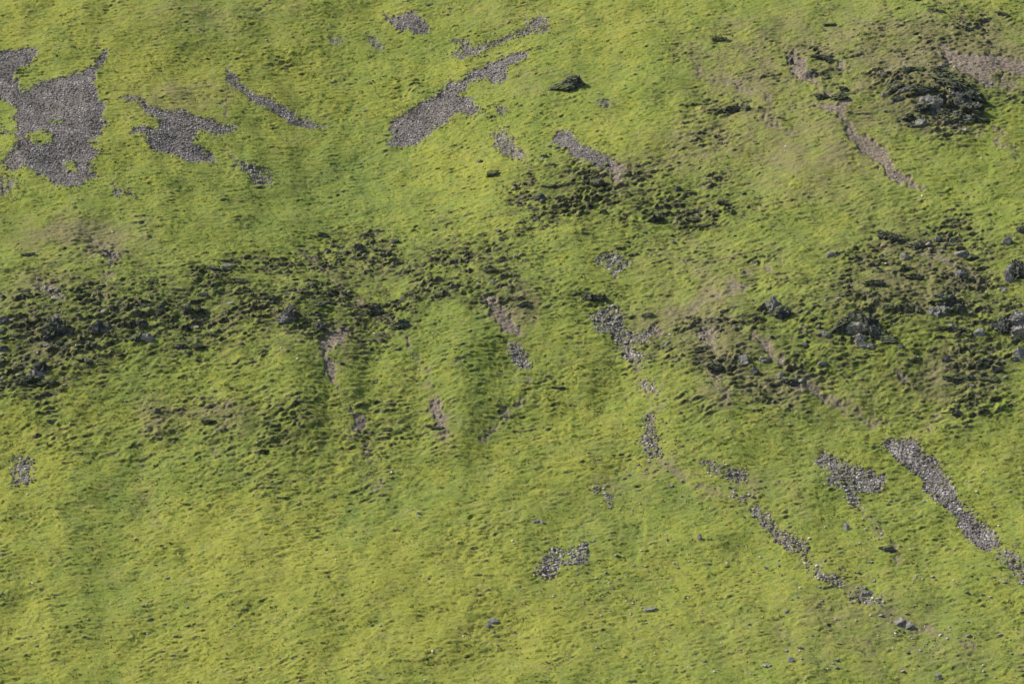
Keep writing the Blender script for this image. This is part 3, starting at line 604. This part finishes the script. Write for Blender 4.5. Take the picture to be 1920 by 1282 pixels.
CRAGS = [
 # label, blobs; grey lumps on the main dark crags paint in sunlit faces
 ('large dark humped crag with a pale foot, biggest outcrop right of centre', [(1608,600,50,30,'d',-10),(1592,612,46,26,'d',20),(1570,619,40,18,'d',30),(1628,612,42,34,'d',-35),(1645,630,46,24,'d',-35),(1662,641,40,12,'d',-8),(1612,622,46,20,'g',-8),(1614,641,20,24,'p',-35),(1630,651,34,10,'p',-5),(1598,601,30,8,'p',12)]),
 ('dark crag face under grassy top, the main slab of the upper right outcrop', [(1785,163,60,26,'d',-22),(1808,177,56,26,'d',-30),(1830,190,44,20,'d',-38),(1768,155,34,18,'d',-10),(1795,180,40,18,'g',-10)]),
 ('dark lower right end of the upper right outcrop', [(1824,214,46,30,'d',-20),(1806,200,34,34,'d',5),(1842,226,44,18,'d',-28),(1818,226,36,18,'g',0)]),
 ('blocky dark rock low in the middle of the upper right outcrop', [(1744,198,40,30,'g',8),(1730,208,30,18,'d',10),(1762,194,26,22,'d',-10)]),
 ('dark rock between the middle block and the lower end of the upper right outcrop', [(1790,224,46,26,'d',-5),(1772,218,32,20,'d',0),(1757,214,26,14,'d',10)]),
 ('small dark rock on the top edge of the upper right outcrop', [(1763,138,30,15,'d',-10)]),
 ('dark ledge at the top left of the upper right outcrop', [(1703,133,34,14,'d',5),(1724,131,20,10,'d',0)]),
 ('thin dark ledge at the left side of the upper right outcrop', [(1683,188,32,11,'d',5)]),
 ('broken brownish rock at the lower left foot of the upper right outcrop', [(1700,224,26,14,'d',15),(1722,236,28,14,'g',20),(1709,235,20,12,'d',0)]),
 ('small mossy rock left of centre in the upper right outcrop', [(1680,168,30,16,'d',10),(1700,172,30,10,'g',5),(1718,168,26,9,'d',5)]),
 ('lone dark pointed crag in bright turf at upper centre', [(1080,160,40,26,'d',-8),(1062,166,36,18,'d',5),(1040,166,28,13,'d',15)]),
 ('grey boulder with a right side painted dark as shade, left of the large humped crag', [(1455,582,32,40,'g',0),(1465,590,30,36,'d',-10)]),  # dark lump on the right paints in the side away from the sun
 ('low dark rock leaning on the left of the grey boulder', [(1432,575,26,14,'d',30)]),
 ('small grey rock left of the large humped crag', [(1548,630,18,17,'g',0),(1536,628,16,12,'d',0)]),
 ('wide dark rock hump upper right of the large humped crag', [(1777,570,56,30,'d',-12),(1760,585,36,18,'g',0),(1797,582,26,16,'d',-15)]),
 ('row of dark stones left of the wide dark rock hump', [(1700,580,24,14,'d',0),(1724,582,20,12,'d',0),(1668,577,30,10,'d',-8)]),
 ('long thin dark ledge below the wide dark rock hump', [(1778,614,44,12,'d',-8),(1803,622,32,16,'d',-20)]),
 ('pale flat topped crag with dark left face at the right edge', [(1908,606,50,22,'p',0),(1884,618,40,32,'d',-20),(1913,628,36,24,'p',0),(1868,612,26,20,'d',15)]),
 ('small grey rock left of the pale crag at the right edge', [(1838,627,24,18,'g',-20)]),
 ('tall dark boulder with a left side painted pale as sunlit at the right edge', [(1911,518,38,40,'d',0),(1893,526,16,30,'p',15),(1902,505,24,16,'g',0)]),  # pale lump paints sunlight onto the left side
 ('small pale stone below the tall boulder at the right edge', [(1882,543,16,9,'g',0)]),
 ('dark broken crag above the right hand rubble', [(1662,446,34,20,'d',-10),(1680,455,30,18,'d',-20)]),
 ('small round grey and black boulder in turf right of centre', [(1559,480,14,12,'g',0),(1568,479,12,11,'d',0)]),
 ('grey boulder near the right edge above the tall boulder', [(1889,457,20,18,'g',0)]),
 ('dark rock at the right edge, highest of the right hand boulders', [(1914,434,24,18,'d',0)]),
 ('grey boulder at the right edge below the pale crag', [(1914,668,24,22,'g',0),(1902,676,14,10,'d',0)]),
 ('short dark ledge right of the dark broken crag', [(1716,462,36,12,'d',12)]),
 ('grey knobbly stones in the right hand rubble', [(1806,477,26,14,'g',0),(1822,482,22,12,'d',0)]),
 ('small grey knob at the top of the right hand rubble', [(1785,452,20,14,'g',0)]),
 ('dark mossy ledge between the top of the upper right outcrop and its middle block', [(1738,172,44,12,'d',5),(1718,180,34,10,'d',10)]),
 ('pale rock in the rubble right of the dark broken crag', [(1700,484,24,10,'p',-10)]),
 ('dark rock ledge in the middle of the right hand rubble', [(1712,521,36,12,'d',0)]),
 ('grey rock beside the rubble above the wide rock hump', [(1801,520,20,14,'g',0),(1818,524,18,10,'d',0)]),
 ('dark stone low in the rubble above the wide rock hump', [(1640,535,46,12,'d',5)]),
 ('dark rock band of the lower right broken crag, upper left piece', [(1775,678,20,16,'d',-20)]),
 ('dark rock band of the lower right broken crag, upper middle piece', [(1845,684,36,14,'d',8)]),
 ('dark rock band of the lower right broken crag, right end', [(1869,694,24,16,'d',-30)]),
 ('long dark base of the lower right broken crag', [(1812,714,46,15,'d',0),(1786,708,30,12,'d',0),(1858,712,30,12,'d',0)]),
 ('small black ledge alone below the lower right broken crag', [(1797,778,30,14,'d',-22),(1778,773,24,6,'d',0)]),
 ('dark rounded rock at the upper end of a brown soil streak', [(1433,677,24,15,'g',12)]),
 ('mossy grey boulder left of the dark rounded rock', [(1394,677,30,18,'g',0)]),
 ('thin dark ledge left of the mossy grey boulder', [(1362,673,24,9,'d',5)]),
 ('brown dark rock below the thin ledge, right of centre', [(1343,691,34,16,'d',0)]),
 ('dark stone at the foot of the pale soil scar right of centre', [(1317,657,28,12,'d',10)]),
 ('dark broken rock on the brown shelf below the soil streak', [(1478,713,26,14,'d',-10),(1493,718,22,12,'d',0),(1465,706,16,12,'g',0)]),
 ('small dark stone left of the brown shelf', [(1415,700,18,12,'d',20)]),
 ('thin dark stone above the pale soil scar', [(1308,619,24,8,'d',0)]),
 ('oval black rock in green turf left of centre', [(752,611,36,18,'d',-3)]),
 ('black rock above left of the oval black rock', [(706,584,28,16,'d',-15),(694,587,28,14,'d',0)]),
 ('dark rock ledge at the centre beside a stony gully', [(1105,561,28,14,'d',-5),(1121,560,34,14,'d',8)]),
 ('small black stone above the brown soil streak at the centre', [(907,569,15,9,'d',0)]),
 ('dark stone below the hollow of rough turf near the centre', [(848,542,24,10,'d',-15)]),
 ('thin black ledge on the brown turf left of centre', [(742,489,28,8,'d',-8)]),
 ('dark brown rock at the upper left of the centre hollow', [(673,473,28,18,'d',10)]),
 ('small dark overhang in smooth turf below the centre', [(1045,726,26,8,'d',8)]),
 ('narrow black overhang in green turf, lower left of centre', [(730,807,28,8,'d',0)]),
 ('brown and black overhang at the foot of a short soil streak', [(825,804,28,9,'d',-5),(806,797,18,6,'d',-10)]),
 ('dark ledge in the middle of the rough turf hollow near the centre', [(918,512,34,9,'d',-4)]),
 ('dark ledge at the top of the rough turf hollow near the centre', [(893,479,32,8,'d',5)]),
 ('dark ledge at the right of the rough turf hollow near the centre', [(937,490,36,8,'d',0)]),
 ('dark overhang right of the forked stone patch', [(1212,595,28,9,'d',15)]),
 ('small grey rock right of the forked stone patch', [(1248,646,18,11,'g',30)]),
 ('brown rock beside the centre soil streak', [(978,575,26,10,'d',20)]),
 ('large dark knobbly crag of the left hand rock band', [(107,620,36,34,'d',-5),(92,630,30,26,'d',15),(124,626,26,22,'d',-20),(108,603,20,18,'g',0)]),
 ('dark mossy crag right of the large left hand crag', [(182,622,24,24,'d',10),(199,620,22,22,'d',-10)]),
 ('grey black crag at the middle of the left hand rock band', [(260,637,28,20,'d',0),(278,640,26,18,'g',-10)]),
 ('dark knob above the grey black crag on the left', [(265,611,24,16,'d',-15)]),
 ('dark pointed crag at the right end of the left hand rock band', [(545,597,28,28,'d',-20),(529,603,22,16,'g',20)]),
 ('low dark crag right of the pointed crag', [(596,617,28,18,'d',15),(613,611,24,10,'d',0)]),
 ('small black ledge in the upper part of the left rock band', [(384,555,18,14,'d',0),(368,562,22,9,'d',0)]),
 ('long straight dark ledge in the left rock band', [(500,561,46,11,'d',0)]),
 ('brown black rock at the top of the left rock band', [(402,505,24,12,'d',-5),(425,503,20,8,'g',0)]),
 ('thin dark ledge below the top rock of the left band', [(447,527,40,10,'d',-5)]),
 ('dark rock left of the small black ledge of the left band', [(350,587,24,12,'d',-15)]),
 ('dark knob in rough turf left of the band centre', [(303,580,20,12,'d',0)]),
 ('dark rock at the upper left of the band centre', [(276,574,26,12,'d',-15)]),
 ('long low black ledge below the left rock band', [(345,652,36,12,'d',-5),(368,652,28,10,'d',5)]),
 ('thin black ledge near the middle of the left rock band', [(392,627,36,9,'d',0)]),
 ('dark rough crag below the large left hand crag', [(78,694,32,28,'d',-15),(66,706,26,18,'g',0)]),
 ('low dark base of the rough crag at the lower left', [(48,716,40,14,'d',10),(90,722,36,10,'d',5)]),
 ('small dark rock pair right of the rough lower left crag', [(150,675,20,9,'d',-15),(164,678,18,10,'d',-30)]),
 ('dark rock at the left edge below the rock band', [(6,657,22,16,'d',0)]),
 ('dark rock at the left edge in the rock band', [(6,604,26,20,'d',-15)]),
 ('small black rock near the left edge under the band', [(22,631,22,12,'d',0)]),
 ('dark ledge left of the large left hand crag top', [(80,578,30,10,'d',8)]),
 ('short black overhang in turf at lower left of centre', [(515,795,26,11,'d',-5)]),
 ('brown overhang under thin turf at lower left', [(425,782,20,8,'d',15)]),
 ('thin dark overhang left of the brown overhang at lower left', [(390,794,26,7,'d',0)]),
 ('reddish dark overhang at the head of a soil streak lower left', [(291,773,26,9,'d',20)]),
 ('dark rock right of the pointed crag, above the low crag', [(595,573,36,10,'d',8),(612,566,22,8,'d',10)]),
 ('small dark crag at the top of the left centre hollow', [(607,442,22,13,'d',0)]),
 ('thin black ledge in turf on the far left', [(50,478,34,7,'d',12)]),
 ('black crag at the top of the upper centre broken ground', [(1120,347,30,14,'d',-8),(1102,344,22,10,'d',10)]),
 ('long thin black ledge left of the black crag at upper centre', [(1066,347,34,6,'d',4),(1032,351,30,7,'d',2)]),
 ('grey black rock below the long ledge at upper centre', [(1012,376,24,16,'d',10)]),
 ('dark rock right of the grey black rock at upper centre', [(1048,375,22,12,'d',25)]),
 ('small dark rock in turf left of the upper centre broken ground', [(922,327,28,12,'d',20)]),
 ('dark broken crag in the centre right broken ground', [(1226,412,36,14,'d',10),(1238,400,34,10,'d',5)]),
 ('black ledge right of the centre right broken crag', [(1275,402,36,12,'d',-5)]),
 ('grey black rock at the right of the centre right broken ground', [(1357,384,26,11,'d',-20)]),
 ('dark low rock below the centre right broken ground', [(1325,427,42,9,'d',0),(1300,415,24,8,'d',0)]),
 ('small black stone above the centre right broken ground', [(1270,357,14,9,'d',0)]),
 ('black rock at the upper right of the broken ground', [(1296,362,24,9,'d',5)]),
 ('dark stones in the turf left of the soil scar at upper right', [(1372,206,30,14,'d',5),(1398,206,26,12,'d',-5),(1350,208,20,8,'d',0)]),
 ('small black stone near the top edge right of centre', [(1350,76,34,9,'d',-3)]),
 ('black curved lip at the top of the brown soil scar', [(1541,111,40,9,'d',-8),(1560,119,34,10,'d',-15)]),
 ('dark broken lip in the middle of the brown soil scar', [(1545,183,28,11,'d',-8),(1573,184,26,14,'d',10),(1585,171,20,12,'d',-30)]),
 ('dark brown rock at the left side of the brown soil scar', [(1520,144,24,14,'d',-15)]),
 ('small black stone at the left end of the brown soil scar', [(1484,118,9,14,'d',0)]),
 ('small dark rock near the top edge at upper right', [(1757,23,34,9,'d',-8)]),
 ('dark rock touching the top edge at the right', [(1712,1,32,10,'d',0)]),
 ('dark low rock near the top right corner', [(1881,28,28,8,'d',-10)]),
 ('brown black rock above the upper right soil patch', [(1812,55,40,12,'d',-15)]),
 ('small dark stone in turf above the brown soil scar', [(1556,49,24,8,'d',0)]),
 ('single black rock alone in turf in the lower right', [(1666,1032,20,13,'d',-10),(1655,1028,14,6,'d',0)]),
 ('largest pale boulder with a side painted dark as shade, low on the boulder trail', [(1692,1169,24,18,'p',0),(1705,1173,18,15,'g',0)]),  # greyer lump on the right puts the shaded side into the colour
 ('two tone stone in the boulder trail above the largest pale boulder', [(1620,1115,14,11,'g',0),(1631,1113,12,10,'p',0)]),
 ('flat dark stone low right of centre', [(1219,1143,26,9,'g',8)]),
 ('small pale blocky stone on the lower slope below the centre', [(925,1166,18,12,'p',0),(916,1174,12,7,'g',0)]),
 ('small pale and dark stone above the ragged stone ring', [(1006,979,12,8,'p',0),(1017,981,10,7,'g',0)]),
 ('tiny bright white stone in green turf below the centre', [(785,965,8,7,'p',0)]),
 ('tiny white stone near the upper centre below the leaf shaped scree', [(1018,298,8,6,'p',0)]),
 ('upright dark stone on the boulder trail', [(1587,991,12,13,'p',-15)]),
 ('upright pale stone left of the boulder trail', [(1311,1011,9,12,'p',0)]),
 ('rounded pale stone by the bottom edge right of centre', [(1484,1241,14,11,'p',0)]),
 ('pale stone touching the bottom edge at the right', [(1760,1270,13,12,'p',0)]),
]
for i, (lab, blobs) in enumerate(CRAGS):
    w = max(b[2] for b in blobs)
    nm = 'crag' if w >= 24 and blobs[0][4] != 'p' else 'boulder'
    o = make_rock(nm, blobs, 1000+i, 4 if w > 26 else 3)
    tag(o, lab, 'crag' if nm == 'crag' else 'boulder')

# small rocks too alike to tell apart: individual objects, grouped
def small_rocks(count, areas, wr, label, group, mats, seed, name, cat):
    rg = np.random.default_rng(seed); protos = []
    for k in range(8):
        V, Fc = chunk(rg, 2, 9, .1)
        V = V*np.array([.5, .4, .42]); me = npmesh(name, V, Fc, MATS[mats[k % len(mats)]], False); protos.append(me)
    tot = sum(a[4] for a in areas)
    for k in range(count):
        r = rg.random()*tot; a = areas[0]
        for a in areas:
            r -= a[4]
            if r < 0: break
        if len(a) == 5: u = a[0]+a[2]*rg.normal()*.55; v = a[1]+a[3]*rg.normal()*.55
        u = min(max(u, 4), 1916); v = min(max(v, 4), 1278)
        x, s = img_to_xs(u, v); p = to3(x, s, surface(x, s)[0])[0]
        o = link(name, protos[int(rg.integers(8))], p+NRM*.05)
        w = rg.uniform(*wr); o.scale = (w*rg.uniform(.9, 1.5), w, w*rg.uniform(.6, 1)); o.rotation_euler = (rg.uniform(-.6, 0), rg.uniform(-.3, .3), rg.uniform(-.5, .5))
        tag(o, label, cat, group)
small_rocks(110, [a for a in ROUGH if a[4] > .6 and a[0] < 760], (.35, 1.15), 'small dark rock poking out of rough turf around the left hand rock band', 'small rocks of the left hand rock band', 'ddgd', 5, 'rock', 'rock')
small_rocks(60, [a for a in ROUGH if a[4] > .6 and 760 <= a[0] < 1400 and a[1] < 520], (.35, 1.15), 'small dark rock poking out of the broken turf above the centre', 'small rocks of the upper centre broken ground', 'dddg', 6, 'rock', 'rock')
small_rocks(85, [a for a in ROUGH if a[4] > .6 and a[0] >= 1400], (.35, 1.15), 'small rock half sunk in the rough turf of the right hand side', 'small rocks of the right hand rough ground', 'dgdg', 7, 'rock', 'rock')
small_rocks(90, [(1620,1110,180,70,1.0),(1420,1020,60,60,.5),(1500,1230,260,40,.7),(1850,1180,90,90,.4),(1150,1100,120,80,.6),(1230,870,60,60,.4),(1870,1060,60,50,.4)], (.3, .75), 'small pale stone lying in the grass of the lower right slope', 'pale stones strewn over the lower right slope', 'pppg', 8, 'stone', 'stone')
small_rocks(28, [(350,1130,300,90,1.0),(800,1130,200,80,.6)], (.25, .55), 'small pale stone lying in the grass of the lower left slope', 'pale stones strewn over the lower left slope', 'pppg', 9, 'stone', 'stone')
